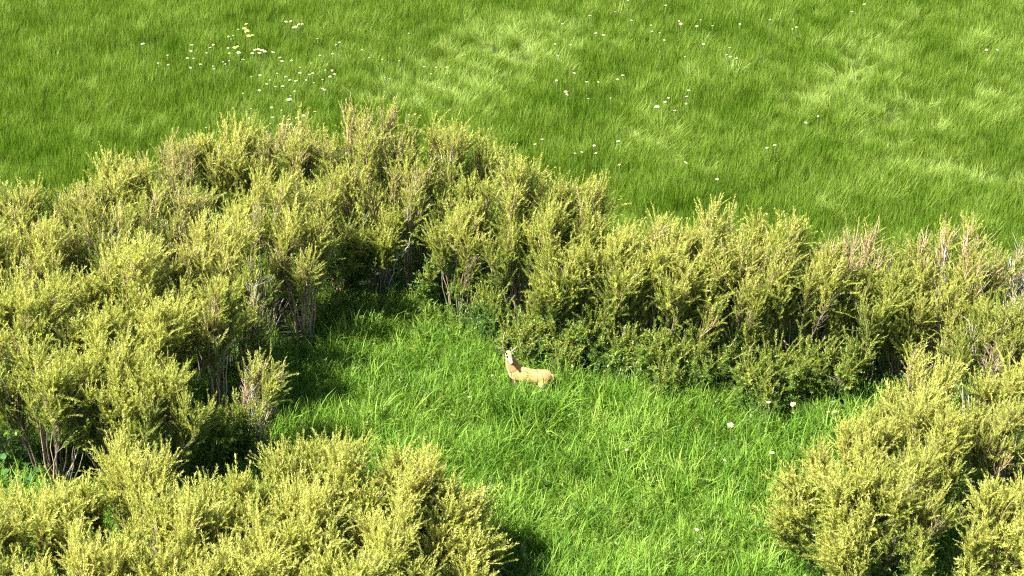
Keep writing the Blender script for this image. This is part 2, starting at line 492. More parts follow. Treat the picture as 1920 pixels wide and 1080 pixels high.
#        crown top px, height, radius, label, options
W = [
    # far row, from the left edge round to the right edge
    (30, 362, 3.1, 1.15, 'willow at the left edge of the photo, its top meeting the far meadow', dict(yellow=.68, pink=.2)),
    (128, 352, 2.9, 1.0, 'sparse willow with grey twigs on top, second from the left along the meadow edge', dict(yellow=.62, pink=.3, bare=.15)),
    (222, 312, 3.2, 1.15, 'bright yellow willow where the hedge starts to climb towards its highest hump', dict(yellow=.72, pink=.12)),
    (316, 258, 3.4, 1.1, 'willow with pinkish bare shoots on the left shoulder of the hedge hump', dict(yellow=.58, pink=.45)),
    (425, 238, 3.6, 1.15, 'yellow willow crown on the far hedge just left of the white flower patch foot', dict(yellow=.72, pink=.12)),
    (545, 242, 3.5, 1.1, 'willow under the white flowers, in a dip of the far hedge', dict(yellow=.60, pink=.3)),
    (690, 214, 4.1, 1.45, 'tallest willow, highest crown of the far hedge, with pink twigs', dict(yellow=.62, pink=.3)),
    (845, 236, 3.9, 1.35, 'willow crown at the right end of the highest hedge hump, dark below', dict(yellow=.66, pink=.14)),
    (955, 305, 4.1, 1.5, 'broad round yellow willow directly behind the deer', dict(yellow=.72, pink=.05)),
    (1085, 350, 3.7, 1.2, 'willow on the falling shoulder of the hedge right of the broad round one', dict(yellow=.68, pink=.08)),
    (1215, 412, 3.5, 1.1, 'willow at the left start of the low right-hand hedge', dict(yellow=.68, pink=.12)),
    (1325, 402, 3.6, 1.15, 'willow in the low right-hand hedge, left of its yellow peak', dict(yellow=.64, pink=.18)),
    (1455, 414, 3.8, 1.2, 'yellow peaked willow, highest of the low right-hand hedge', dict(yellow=.72, pink=.15)),
    (1600, 424, 3.7, 1.0, 'narrow willow with rust pink stems right of the yellow peak', dict(yellow=.62, pink=.5)),
    (1682, 462, 2.9, .7, 'thin see-through willow in the gap of the right-hand hedge', dict(yellow=.52, pink=.2, dens=.75)),
    (1800, 420, 4.0, 1.25, 'tall flat-topped willow with pale twigs near the right edge', dict(yellow=.68, pink=.4)),
    (1905, 462, 3.6, .8, 'half bare grey willow cut by the right edge', dict(yellow=.5, pink=.4, bare=.8)),
    # second layer under the far crowns
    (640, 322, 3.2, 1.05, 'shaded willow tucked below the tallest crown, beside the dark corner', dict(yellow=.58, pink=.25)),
    (765, 318, 3.3, 1.15, 'willow with brown stems filling the front of the highest hump', dict(yellow=.60, pink=.3, bare=.15)),
    (868, 395, 2.9, .8, 'small willow at the dark notch left of the broad round one', dict(yellow=.62, pink=.1)),
    (1010, 400, 3.3, 1.2, 'front lobe of willow foliage below the broad round crown', dict(yellow=.68, pink=.05)),
    (1130, 452, 3.1, 1.05, 'willow in front of the falling hedge shoulder, above the deer rump side', dict(yellow=.68, pink=.06)),
    (1262, 478, 3.0, 1.05, 'front willow of the right-hand hedge with bright yellow tufts', dict(yellow=.68, pink=.1)),
    (1392, 472, 3.1, 1.05, 'front willow beneath the yellow peak, dark stems showing at its foot', dict(yellow=.66, pink=.12, bare=.1)),
    (1518, 490, 3.0, 1.0, 'front willow between the yellow peak and the rust pink stems', dict(yellow=.66, pink=.1)),
    (1648, 520, 2.8, .9, 'front willow under the gap of the right-hand hedge', dict(yellow=.58, pink=.1)),
    (1770, 505, 3.1, 1.05, 'front willow below the flat-topped one, beside grey dead twigs', dict(yellow=.58, pink=.15, bare=.2)),
    # second row on the left
    (505, 345, 3.9, 1.4, 'large willow arching right over the shaded corner of the clearing', dict(yellow=.70, pink=.08, lean=(.12, 0))),
    (330, 352, 3.5, 1.25, 'brownish willow in the middle of the left thicket', dict(yellow=.60, pink=.3)),
    (200, 395, 3.4, 1.25, 'olive willow behind the wide left domes', dict(yellow=.64, pink=.18)),
    (75, 432, 3.4, 1.3, 'pale willow second row by the left edge, above the dark gap', dict(yellow=.68, pink=.1)),
    (395, 425, 3.8, 1.25, 'upright willow in the left thicket with dark slits below its crown', dict(yellow=.70, pink=.12, lean=(.08, 0))),
    (245, 478, 3.9, 1.4, 'wide domed willow right of the dark vertical gap', dict(yellow=.70, pink=.05, lean=(.1, -.03))),
    (45, 545, 3.5, 1.35, 'domed willow by the left edge, left of the dark vertical gap', dict(yellow=.68, pink=.05, lean=(.08, -.03))),
    (296, 572, 3.4, .95, 'windswept willow dome bulging over the dark stems left of the clearing', dict(yellow=.71, pink=.04, lean=(.12, -.02))),
    (180, 590, 3.1, 1.0, 'lower windswept willow between the two left domes', dict(yellow=.68, pink=.05, lean=(.1, -.02))),
    (405, 535, 3.5, .55, 'narrow willow plume with pale bare stems at the shaded clearing edge', dict(yellow=.66, pink=.25, bare=.2, plumes=3)),
    (458, 492, 3.3, .6, 'open willow with tangled bare grey twigs over the deepest shade', dict(yellow=.52, pink=.2, bare=.5, plumes=3)),
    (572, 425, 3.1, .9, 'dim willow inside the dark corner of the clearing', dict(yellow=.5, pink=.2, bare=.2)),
    (-45, 450, 3.4, 1.2, 'willow half cut off by the left edge, just above its middle', dict(yellow=.66, pink=.1)),
    (-50, 640, 3.2, 1.2, 'willow half cut off by the left edge, below the dark vertical gap', dict(yellow=.66, pink=.06)),
    (-45, 975, 2.8, 1.1, 'foreground willow mostly cut off by the left edge at the bottom', dict(yellow=.73, pink=.06)),
    # third row on the left
    (85, 678, 3.1, 1.35, 'leafy willow at the left edge above the broad-leaved plant', dict(yellow=.66, pink=.04)),
    (200, 672, 3.1, 1.3, 'leafy olive willow in the middle of the lower left mass', dict(yellow=.62, pink=.04)),
    (288, 700, 3.0, 1.1, 'leafy willow ending at the dark gap beside the half bare shrub', dict(yellow=.60, pink=.05)),
    (492, 694, 2.4, .5, 'half bare shrub of pale grey stems leaning over the clearing', dict(yellow=.58, pink=.3, bare=.75, lean=(.16, 0), plumes=3)),
    (425, 770, 1.7, .5, 'small green willow sapling below the half bare shrub', dict(yellow=.42, pink=.05, low=True)),
    # foreground left
    (235, 872, 2.9, 1.3, 'foreground willow dome left of the dark cleft', dict(yellow=.74, pink=.06)),
    (70, 935, 2.9, 1.25, 'foreground willow in the bottom left corner', dict(yellow=.74, pink=.06)),
    (430, 912, 2.7, 1.15, 'foreground willow right of the dark cleft', dict(yellow=.72, pink=.06)),
    (620, 855, 2.8, 1.35, 'foreground willow with the highest crown, at the lower edge of the clearing', dict(yellow=.74, pink=.06)),
    (755, 880, 2.7, 1.0, 'foreground willow with visible pale forks, right of the highest foreground crown', dict(yellow=.74, pink=.1)),
    (822, 962, 1.9, 1.0, 'foreground willow at the right tip of the yellow mass, bordering bright grass', dict(yellow=.74, pink=.08)),
    (560, 945, 2.9, 1.3, 'foreground willow in front of the highest foreground crown', dict(yellow=.73, pink=.05)),
    (330, 975, 2.9, 1.3, 'foreground willow under the dark cleft, at the bottom edge', dict(yellow=.72, pink=.05)),
    (710, 985, 2.7, 1.2, 'foreground willow with a dark hollow at its side, bottom edge', dict(yellow=.73, pink=.05)),
    (150, 1030, 2.8, 1.25, 'foreground willow cut by the bottom edge near the left corner', dict(yellow=.74, pink=.06)),
    (465, 1045, 2.8, 1.3, 'foreground willow cut by the bottom edge, middle of the yellow mass', dict(yellow=.74, pink=.06)),
    (640, 1070, 2.7, 1.2, 'foreground willow cut by the bottom edge, towards the bright grass', dict(yellow=.74, pink=.05)),
    (858, 1058, 1.5, .9, 'low foreground willow at the bottom edge where yellow foliage meets grass', dict(yellow=.74, pink=.08)),
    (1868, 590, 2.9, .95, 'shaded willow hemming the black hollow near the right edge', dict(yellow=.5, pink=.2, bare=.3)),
    (1950, 600, 2.8, .9, 'bare grey branches cut by the right edge over the hollow', dict(yellow=.5, pink=.4, bare=.8)),
    # right foreground
    (1735, 688, 2.9, 1.05, 'yellow willow standing in front of the dark hollow on the right', dict(yellow=.76, pink=.15)),
    (1925, 690, 3.0, 1.0, 'yellow willow at the right edge below the grey bare branches', dict(yellow=.74, pink=.1)),
    (1735, 775, 2.9, 1.15, 'willow at the core of the lower right group', dict(yellow=.70, pink=.08)),
    (1610, 812, 2.6, .9, 'willow at the left shoulder of the lower right group', dict(yellow=.68, pink=.08, lean=(-.05, 0))),
    (1560, 905, 2.5, 1.05, 'windblown willow sweeping left into the clearing grass', dict(yellow=.70, pink=.06, lean=(-.16, -.03))),
    (1690, 880, 2.7, 1.05, 'willow above the black hollow of the lower right group', dict(yellow=.66, pink=.06)),
    (1855, 770, 2.7, .95, 'olive willow between the right edge and the lower right group', dict(yellow=.60, pink=.2)),
    (1600, 1020, 1.8, .6, 'small feathery willow by the bottom edge on the right', dict(yellow=.72, pink=.04, lean=(-.18, 0))),
    (1905, 1010, 2.2, .95, 'low bright willow at the bottom right corner, below the round one', dict(yellow=.72, pink=.03, low=True)),
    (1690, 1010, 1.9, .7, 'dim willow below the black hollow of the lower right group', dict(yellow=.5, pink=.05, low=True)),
    (1915, 915, 2.9, 1.05, 'round bright willow filling the bottom right corner', dict(yellow=.74, pink=.03)),
]
LOW = [
    (965, 640, .85, .5, 'small leafy shrub touching the deer head from behind'),
    (1060, 650, .85, .55, 'small leafy shrub just past the deer rump'),
    (1150, 655, .9, .6, 'small leafy shrub among grass, second one right of the deer'),
    (1250, 690, .9, .6, 'small leafy shrub reaching into the grass below the right-hand hedge'),
    (1420, 715, 1.0, .65, 'small leafy shrub at the clearing edge beside the cream umbels'),
    (900, 500, 1.5, .7, 'low green willow growth at the foot of the broad round willow, left side'),
    (912, 575, 1.2, .6, 'low green shrub just behind and left of the deer'),
    (1010, 610, 1.0, .7, 'low pale green shrub right behind the back of the deer'),
    (1110, 600, 1.4, .8, 'low green shrub behind the rump of the deer'),
    (1215, 640, 1.2, .8, 'low leafy shrub at the hedge foot, right of the deer'),
    (1310, 655, 1.2, .75, 'low leafy shrub in the middle of the right-hand hedge foot'),
    (1400, 655, 1.3, .8, 'dark green low shrub beneath the yellow peaked willow'),
    (1490, 675, 1.35, .8, 'low shrub with shiny leaves below the rust stemmed willow'),
    (1580, 670, 1.4, .8, 'low shiny shrub left of the yellow willow by the hollow'),
    (1180, 540, 2.0, .75, 'mid height green willow in front of the falling hedge shoulder'),
    (1290, 540, 2.2, .75, 'mid height willow below the start of the right-hand hedge'),
    (1560, 560, 2.3, .7, 'mid height yellow green willow beneath the rust pink stems'),
    (1700, 600, 2.0, .7, 'mid height willow with grey dead twigs below the thin one'),
    (1055, 520, 2.3, .85, 'mid height yellow green willow on the right foot of the broad round one'),
    (720, 430, 2.2, .75, 'mid height green willow in the shadow under the tallest willow'),
    (800, 472, 1.6, .65, 'low shaded shrub below the right end of the highest hump'),
    (640, 450, 1.9, .65, 'dim shrub with a bare looping branch in the shaded corner'),
]
for px, py, H, R, lab, kw in W:
    py += 26 if H > 2.4 else 12
    if py < 506: kw['pink'] = kw.get('pink', .12) * 1.4 + .03
    willow(px, py, H, R, lab, **kw)
for px, py, H, R, lab in LOW:
    tall = H > 1.9
    willow(px, py, H, R, lab, yellow=.54 if tall else .36, pink=.03, bare=.12, low=not tall, name='low_willow_shrub', group='low green shrubs at the hedge foot')

# ------------------------------------------------------------------ dead branches reaching out of the thicket
def dead_branch(px, py, z, d, length, label, seed):
    r = random.Random(seed)
    p = at(px, py, z)
    d = Vector(d).normalized()
    foot = Vector((p.x - d.x * length * .55, p.y - d.y * length * .55 + .15, 0))
    o = empty('dead_branch', foot)
    tag(o, label, 'branch', 'bare grey dead branches in the thicket')
    tip = p - foot
    vs, fs = [], []
    mid = Vector((tip.x * .25, tip.y * .25, tip.z * .8))
    path = [bez(Vector((0, 0, -.05)), mid, tip, i / 8) + (Vector((r.gauss(0, .03), r.gauss(0, .03), r.gauss(0, .03))) if 0 < i < 8 else Vector()) for i in range(9)]
    tube(vs, fs, path, [.024 - .0022 * i for i in range(9)], 5)
    link('limb', mesh('limb', vs, fs, M_DEAD), o)
    for k in range(6):
        c = path[3 + k % 6]
        v2, f2 = [], []
        e = (d * .6 + Vector((r.gauss(0, .6), r.gauss(0, .6), r.gauss(.25, .45)))).normalized()
        l = length * r.uniform(.3, .6)
        q = [c, c + e * l * .5, c + e * l * .8 + Vector((0, 0, .06)), c + e * l + Vector((r.gauss(0, .08), 0, .16))]
        tube(v2, f2, q, [.012, .010, .007, .003], 4)
        tube(v2, f2, [q[1], q[1] + (e + Vector((r.gauss(0, .7), r.gauss(0, .7), .4))).normalized() * l * .5], [.008, .003], 3)
        link('twig', mesh('twig', v2, f2, M_DEAD), o)


dead_branch(508, 590, 1.3, (.9, -.35, .2), 1.3, 'bare grey branch reaching right over the deepest shade of the clearing', 1)
dead_branch(528, 715, 1.1, (.8, -.1, .5), 1.2, 'pale bare branch sticking out beside the half bare shrub', 2)
dead_branch(650, 452, 1.9, (-.7, -.5, .2), 1.1, 'looping bare branch in the shadow below the tallest willow', 3)
dead_branch(1880, 625, 1.5, (-.8, -.4, .3), 1.3, 'tangled grey dead branch over the black hollow near the right edge', 4)
dead_branch(1902, 520, 2.7, (-.25, -.3, 1), 1.4, 'pale upright dead branch at the far right edge of the hedge', 14)
dead_branch(1893, 600, 1.9, (-.45, -.4, .8), 1.2, 'lower pale dead branch leaning left at the far right edge', 15)
dead_branch(760, 470, 1.8, (.8, -.5, .2), 1.1, 'grey dead branch in the dark notch left of the broad round willow', 5)
dead_branch(170, 575, 1.8, (-.3, -.5, .6), 1.1, 'pale bare branch in the dark vertical gap on the left', 6)

# ------------------------------------------------------------------ grass
BX = np.array(BUSHES)
rng = np.random.default_rng(11)
Y0, Y1, DENS = 30.0, 74.0, 34.0
xs, ys = [], []
cell = 1 / math.sqrt(DENS)
for y in np.arange(Y0, Y1, cell):
    half = math.hypot(y, CAM_H) * 0.262 + 3.0
    x = np.arange(-half, half, cell)
    xs.append(x + rng.uniform(-.5, .5, len(x)) * cell * 1.3); ys.append(y + rng.uniform(-.5, .5, len(x)) * cell * 1.3)
gxp, gyp = np.concatenate(xs), np.concatenate(ys)
keep = np.ones(len(gxp), bool)
_u, _v = pix(gxp, gyp, np.zeros(len(gxp)))
for cu, cv, ru, rv in ((545, 640, 85, 90), (440, 820, 60, 90), (1840, 680, 70, 70), (1750, 960, 70, 60), (150, 620, 30, 90)):   # grass thinned so dark soil deepens the shade in the willow hollows
    keep &= ~((((_u - cu) / ru) ** 2 + ((_v - cv) / rv) ** 2 < 1) & (rng.random(len(gxp)) < .35))
for bx, by, R in BX:
    d = np.hypot(gxp - bx, gyp - by)
    keep &= ~((d < R * .75) & (rng.random(len(gxp)) < .8))
gxp, gyp = gxp[keep], gyp[keep]
gu, gv = pix(gxp, gyp, np.full(len(gxp), .5))
split = np.interp(gu, [0, 300, 560, 800, 1000, 1300, 1600, 1920], [470, 420, 400, 420, 470, 540, 580, 590])
is_clear = gv > split

# patches of bent or darker grass, pale tints painting in the bent blades' sheen: pixel centre, radii, angle (deg), lean, tint
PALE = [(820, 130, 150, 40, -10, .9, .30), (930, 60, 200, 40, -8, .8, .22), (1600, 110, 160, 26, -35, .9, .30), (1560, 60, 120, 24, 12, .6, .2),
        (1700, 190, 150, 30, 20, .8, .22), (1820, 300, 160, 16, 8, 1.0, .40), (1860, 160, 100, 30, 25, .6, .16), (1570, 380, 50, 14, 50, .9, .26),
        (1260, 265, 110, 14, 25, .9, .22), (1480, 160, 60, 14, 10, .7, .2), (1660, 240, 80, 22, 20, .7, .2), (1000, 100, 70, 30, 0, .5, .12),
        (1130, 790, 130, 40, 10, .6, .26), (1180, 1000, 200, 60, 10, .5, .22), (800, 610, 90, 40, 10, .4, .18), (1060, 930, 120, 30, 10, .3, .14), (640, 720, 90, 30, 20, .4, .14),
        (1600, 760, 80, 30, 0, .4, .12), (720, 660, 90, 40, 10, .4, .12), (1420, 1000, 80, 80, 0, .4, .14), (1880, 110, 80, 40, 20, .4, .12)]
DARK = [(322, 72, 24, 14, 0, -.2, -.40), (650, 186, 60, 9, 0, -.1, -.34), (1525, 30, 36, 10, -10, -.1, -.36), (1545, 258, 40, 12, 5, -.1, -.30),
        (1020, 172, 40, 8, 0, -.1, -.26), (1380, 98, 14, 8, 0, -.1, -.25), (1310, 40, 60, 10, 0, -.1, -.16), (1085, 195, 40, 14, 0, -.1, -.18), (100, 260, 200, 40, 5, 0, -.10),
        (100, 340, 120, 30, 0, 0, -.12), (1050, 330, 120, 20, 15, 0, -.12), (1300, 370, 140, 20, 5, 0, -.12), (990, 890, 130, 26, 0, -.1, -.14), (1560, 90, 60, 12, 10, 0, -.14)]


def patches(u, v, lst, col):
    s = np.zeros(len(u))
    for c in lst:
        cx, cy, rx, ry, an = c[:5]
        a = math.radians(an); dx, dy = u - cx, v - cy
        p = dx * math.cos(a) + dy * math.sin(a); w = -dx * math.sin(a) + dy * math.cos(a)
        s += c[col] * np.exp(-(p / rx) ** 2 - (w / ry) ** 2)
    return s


n1, n2, n3, n4, n5 = Noise(21, 5.0, 3), Noise(22, 9.0, 2), Noise(23, 1.3, 2), Noise(24, 3.0, 3), Noise(25, .7, 1)
rgt = random.Random(5)
TUFT_M = pack([grass_tuft(rgt, 40, .50, .0085, .17, .75) for _ in range(5)])
TUFT_C = pack([grass_tuft(rgt, 31, .82, .0185, .19, 1.9, 4) for _ in range(5)])


def make_grass(name, sel, packed, m, base_tint, lean0, lab, height, az0=.6, vary=.03):
    x, y, u, v = gxp[sel], gyp[sel], gu[sel], gv[sel]
    n = len(x)
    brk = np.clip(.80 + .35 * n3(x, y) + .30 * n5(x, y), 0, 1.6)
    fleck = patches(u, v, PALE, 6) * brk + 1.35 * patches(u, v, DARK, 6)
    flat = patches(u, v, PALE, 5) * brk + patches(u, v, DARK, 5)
    az = az0 + .7 * n2(x, y) + .6 * n3(x + 40, y) + rng.normal(0, 1.0, n)
    tilt = np.clip(lean0 + .14 * n1(x, y) + .14 * n3(x, y) + .10 * n5(x, y) + .55 * flat + rng.normal(0, .10, n), -.2, 1.15)
    lean = np.stack([np.cos(az) * np.sin(tilt), np.sin(az) * np.sin(tilt), np.cos(tilt)], 1)
    rot = euler_of(frames(lean, rng.uniform(0, 6.28, n)))
    s = np.clip(height * (1 + .10 * n4(x, y) + .10 * n5(x, y) + rng.normal(0, .13, n)) - .2 * np.clip(flat, 0, 1), .45, 1.7)
    s *= 1 + .85 * np.exp(-((u - 1000) / 62) ** 4 - ((v - 768) / 26) ** 4)
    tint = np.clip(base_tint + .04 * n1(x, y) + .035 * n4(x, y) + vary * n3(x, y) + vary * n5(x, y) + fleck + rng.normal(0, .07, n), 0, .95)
    pts = np.stack([x, y, np.full(n, -.05)], 1)
    o = scatter(name, packed, pts, rot, s, rng.integers(0, 5, n), tint, [m])
    tag(o, lab, 'grass', None, 'stuff')
    return o


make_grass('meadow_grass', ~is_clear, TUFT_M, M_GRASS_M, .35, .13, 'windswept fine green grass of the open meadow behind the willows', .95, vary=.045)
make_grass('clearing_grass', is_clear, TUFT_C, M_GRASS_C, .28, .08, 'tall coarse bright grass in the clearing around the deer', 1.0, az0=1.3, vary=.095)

# leafy weeds and seedlings between the grass, thickest along the foot of the hedge
wx, wy = gxp[is_clear], gyp[is_clear]
wu, wv = pix(wx, wy, np.zeros(len(wx)))
foot = np.interp(wu, [450, 560, 700, 900, 1100, 1400, 1650, 1920], [650, 610, 575, 640, 680, 745, 770, 770])
pr = .05 + .75 * np.exp(-((wv - foot) / 34) ** 2)
ws = rng.random(len(wx)) < pr
wx, wy = np.repeat(wx[ws], 2), np.repeat(wy[ws], 2)
k = len(wx)
wd = np.stack([rng.normal(0, .35, k), rng.normal(0, .35, k), np.ones(k)], 1)
wo = scatter('undergrowth', SPRAY_PACK, np.stack([wx + rng.normal(0, .12, k), wy + rng.normal(0, .12, k), rng.uniform(.18, .42, k)], 1), euler_of(frames(wd, rng.uniform(0, 6.28, k))),
             rng.uniform(.7, 1.3, k), rng.integers(8, 11, k), np.clip(.22 + rng.normal(0, .08, k), 0, 1), [M_WILLOW, M_STALK, M_BARKP])
tag(wo, 'leafy green weeds and willow seedlings mixed into the clearing grass along the hedge foot', 'undergrowth', None, 'stuff')

# ------------------------------------------------------------------ umbel flowers
def umbel_head(rng, n, dome):
    vs, fs = [], []
    for i in range(n):
        a = i * 2.399; r = .5 * math.sqrt((i + .5) / n) * rng.uniform(.9, 1.1)
        c = Vector((r * math.cos(a), r * math.sin(a), dome * (.25 - r * r) + rng.gauss(0, .015)))
        k = .62 / math.sqrt(n) * rng.uniform(.85, 1.15)
        o = len(vs)
        for s in range(6):
            b = s * math.pi / 3 + a
            vs.append(c + Vector((k * math.cos(b), k * math.sin(b), -.02 + rng.uniform(-.012, .012))))
        vs.append(c + Vector((0, 0, k * .55)))
        vs.append(c + Vector((0, 0, -k * .7)))
        for s in range(6):
            fs.append((o + s, o + (s + 1) % 6, o + 6)); fs.append((o + (s + 1) % 6, o + s, o + 7))
    return vs, fs


rf_ = random.Random(3)
HEADS = [mesh('flower_head', *umbel_head(rf_, n, d), M_UMBEL, smooth=False) for n, d in ((26, .5), (20, .8), (16, .6))]
HEADSY = [mesh('flower_head', *umbel_head(rf_, n, d), M_UMBELY, smooth=False) for n, d in ((22, .7), (18, .9))]
_v, _f = [], []
tube(_v, _f, [(0.02, 0, -.05), (0.0, .01, .4), (-.01, 0, .75), (0, 0, 1.0)], [.009, .008, .006, .005], 5)
for k in range(6):
    a = k * 1.047
    tube(_v, _f, [(0, 0, .93), (.035 * math.cos(a), .035 * math.sin(a), 1.0)], [.003, .002], 3)
STALK = mesh('stalk', _v, _f, M_STALK)


def umbel(px, py, size, label, z=.82, yellow=False, group='cream umbel flowers in the grass'):
    p = at(px, py, z)
    o = empty('umbel_flower', (p.x, p.y, 0))
    tag(o, label, 'flower', group)
    o.rotation_euler.z = rf_.uniform(0, 6.28)
    s = link('stalk', STALK, o); s.scale = (1, 1, z)
    h = link('flower_head', rf_.choice(HEADSY if yellow else HEADS), o, (0, 0, z))
    size *= .62 if size > .125 and py > 100 else .86
    h.scale = (size, size * rf_.uniform(.8, 1), size * .9)
    h.rotation_euler = (rf_.gauss(0, .16), rf_.gauss(0, .16), rf_.uniform(0, 6))
    return o


C7 = [(203, 127, 1.3), (343, 190, .7), (480, 132, .9), (475, 167, 1.2), (455, 207, .9), (489, 208, .7), (346, 245, .9), (290, 235, .7), (528, 242, 1), (472, 261, .9), (583, 147, 1), (600, 132, .9), (563, 178, .7),
      (604, 268, .9), (598, 252, .6), (683, 150, .8), (690, 222, .6), (655, 228, .6), (668, 240, .6), (768, 216, 1.1), (936, 175, 1.4),
      (975, 204, 1.4), (987, 224, 1.1), (1040, 220, .7), (1088, 259, .6), (1150, 235, .5), (1200, 192, .9), (1270, 182, .9), (1185, 98, .7), (1290, 132, .6), (1310, 118, .8), (1437, 160, .8), (862, 303, .9), (814, 311, .6),
      (960, 293, .8), (1008, 311, .9), (1088, 290, 1.1), (1140, 300, .9), (1158, 292, .9), (1030, 330, 1), (1065, 335, 1.1), (1123, 330, .8), (1165, 345, .6), (1256, 311, 1.1), (1282, 297, 1.1), (1230, 275, .6),
      (1268, 277, .9), (1215, 328, .7), (918, 330, .5), (900, 353, .9), (950, 367, .8), (990, 365, 1.1), (860, 388, 1.1), (767, 405, .7), (1057, 393, .8), (1215, 378, .8), (1225, 385, .8),
      (984, 500, .5), (1035, 418, .6), (813, 490, .6)]
C7F = [(928, 485, 1.3), (934, 540, .9), (1025, 552, 1), (1068, 543, 1), (1092, 566, 1.4), (1108, 530, 1.0), (1173, 508, 1), (1120, 517, .6), (1034, 580, 1.3), (1000, 583, 1.2), (980, 577, 1.1), (1050, 608, .9), (900, 620, 1),
       (887, 596, .7), (560, 597, .8), (800, 545, .7)]
C7C = [(820, 180, 1.2), (835, 160, 1.2), (855, 158, 1.2), (875, 163, 1.3), (890, 170, 1.2), (860, 178, 1.2), (743, 177, 1.4)]
C7T = [(1065, 30, 1.2), (1080, 18, 1), (1050, 35, 1), (1100, 15, 1.1), (1010, 2, 1.1), (1035, 0, 1)]
C7R = [(1550, 213, .5), (1650, 150, .5), (1476, 204, .6), (1645, 222, .5), (1735, 522, .8), (1700, 67, .6), (1787, 255, .7), (1825, 295, .7), (1853, 258, .6), (1912, 258, .7), (1565, 315, .5), (1590, 322, .5),
       (1870, 372, .6), (1900, 385, .6), (1635, 508, .6), (1700, 525, .6)]
C8 = [(553, 115, 1), (745, 30, .8), (533, 3, .7), (460, 67, .7), (318, 88, 1), (165, 134, .9), (352, 187, 1), (395, 197, 1), (663, 142, .8), (668, 177, .9), (712, 185, .5), (820, 118, .7), (830, 134, 1.3), (920, 147, 1.1),
      (942, 112, .7), (1008, 144, .8), (737, 226, 1), (958, 249, 1.1), (1104, 268, .7), (1090, 308, .8), (1109, 319, 1.1), (1144, 328, .9), (1163, 135, .9), (1332, 110, .8), (1464, 110, .5), (1480, 153, .8), (1458, 163, .6),
      (1793, 66, 1), (1862, 24, 1.1), (123, 248, .8), (210, 252, .7), (140, 313, .9), (230, 411, 1.1), (130, 453, 1.2), (302, 461, 1), (366, 461, 1), (503, 424, 1), (474, 446, .7), (183, 516, 1.1),
      (190, 532, 1), (310, 556, 1.2), (435, 551, .5), (760, 550, .9), (741, 573, .9), (795, 622, .9), (862, 543, 1), (874, 509, 1), (859, 583, .7), (853, 319, .7), (2550, 280, 1), (2610, 280, .9)]
C8N = [(50, 784, 1.2), (10, 811, .8), (478, 794, 1), (235, 862, .8), (272, 855, .8), (342, 819, 1), (352, 862, .9), (485, 927, .7)]
def size_word(s): return 'wide' if s >= 1.15 else ('mid-sized' if s >= .9 else 'very small')


LF, LM = 'small cream umbel scattered in the left meadow flower patch', .112


def where7(x, y, s):
    big = 'wider cream umbel' if s >= 1.1 else ('cream umbel' if s > .75 else 'tiny cream umbel')
    if y < 150 and x > 1100: return big + ' in plain grass between the left flower patch and the pale grass'
    if x < 360: return big + ' among the outermost on the left of the left meadow flower patch'
    if x < 640: return big + ' in the loose left wing of the left meadow flower patch'
    if y < 250 and x < 930: return big + ' right beside the dense white cluster of the left meadow'
    if y < 250: return big + ' just right of the dense white cluster of the left meadow'
    if x > 1180: return big + ' in the right wing of the left meadow flower patch'
    if y < 350: return big + ' in the band below the dense white cluster of the left meadow'
    return big + ' in the lower middle of the left meadow flower patch'


def where8(x, y, s):
    big = 'wider cream umbel' if s >= 1.1 else ('cream umbel' if s > .75 else 'tiny cream umbel')
    if x > 1900: return big + ' of the lone pair near the right edge of the far meadow'
    if y < 100 and x > 1500: return big + ' at the top edge beside the dark strip of grass, right'
    if x > 1200 and y < 200: return big + ' just left of the dark strip of grass at the top right'
    if y < 100: return big + ' along the top edge of the far meadow, middle'
    if x < 450 and y < 340: return big + ' in the pale grass right of the middle of the far meadow top'
    if x < 600 and y > 380: return big + ' around the dark hollow in the middle of the far meadow'
    if y > 480: return big + ' in the knot of flowers right of the largest single umbel'
    if y > 240: return big + ' in the upper right meadow beside a round dark green spot'
    return big + ' in the loose row across the upper right meadow'


for x, y, s in C7: umbel(200 + x / 3, 40 + y / 3, LM * s, where7(x, y, s))
for x, y, s in C7F: umbel(200 + x / 3, 40 + y / 3, LM * s, size_word(s) + ' cream umbel just above the far hedge top, ' + ('under the dip between crowns' if x > 960 and y > 530 else ('left of the dip' if x < 960 else 'a little above the dip')))
for x, y, s in C7C: umbel(200 + x / 3, 40 + y / 3, LM * s, 'cream umbel in the dense white cluster of the left meadow', z=.9)
for x, y, s in C7T: umbel(200 + x / 3, 40 + y / 3, LM * s, 'white umbel in the little group at the top edge, left half', z=.9)
for x, y, s in C7R: umbel(200 + x / 3, 40 + y / 3, LM * s, size_word(s + .3) + ' cream umbel ' + ('just above the tallest willow' if y > 500 else ('at the left rim of the pale windswept grass, top middle' if x < 1720 else 'inside the pale windswept grass, top middle')))
for x, y, s in C8: umbel(1000 + x / 3, y / 3, LM * s, where8(x, y, s))
for x, y, s in C8N: umbel(1000 + x / 3, y / 3, LM * s, size_word(s) + ' cream umbel ' + ('close against the top of the broad round willow' if x < 60 else 'in the grass just past the falling hedge shoulder'))
umbel(200 + 1027 / 3, 40 + 440 / 3, .27, 'large single cream umbel standing above the far hedge dip')
umbel(1000 + 695 / 3, 200, .23, 'largest single umbel in the middle of the right meadow')
umbel(1000 + 858 / 3, 305, .19, 'lone cream umbel right above the low right-hand hedge start')
umbel(1000 + 1034 / 3, 336, .15, 'lone small umbel above the peak of the low right-hand hedge')
umbel(1438, 277, .14, 'left flower of the lone pair in the lower right meadow')
umbel(1453, 272, .16, 'right flower of the lone pair in the lower right meadow')
umbel(1534, 218, .13, 'right flower of a faint pair in pale right meadow grass'); umbel(1511, 230, .11, 'left flower of a faint pair in pale right meadow grass')
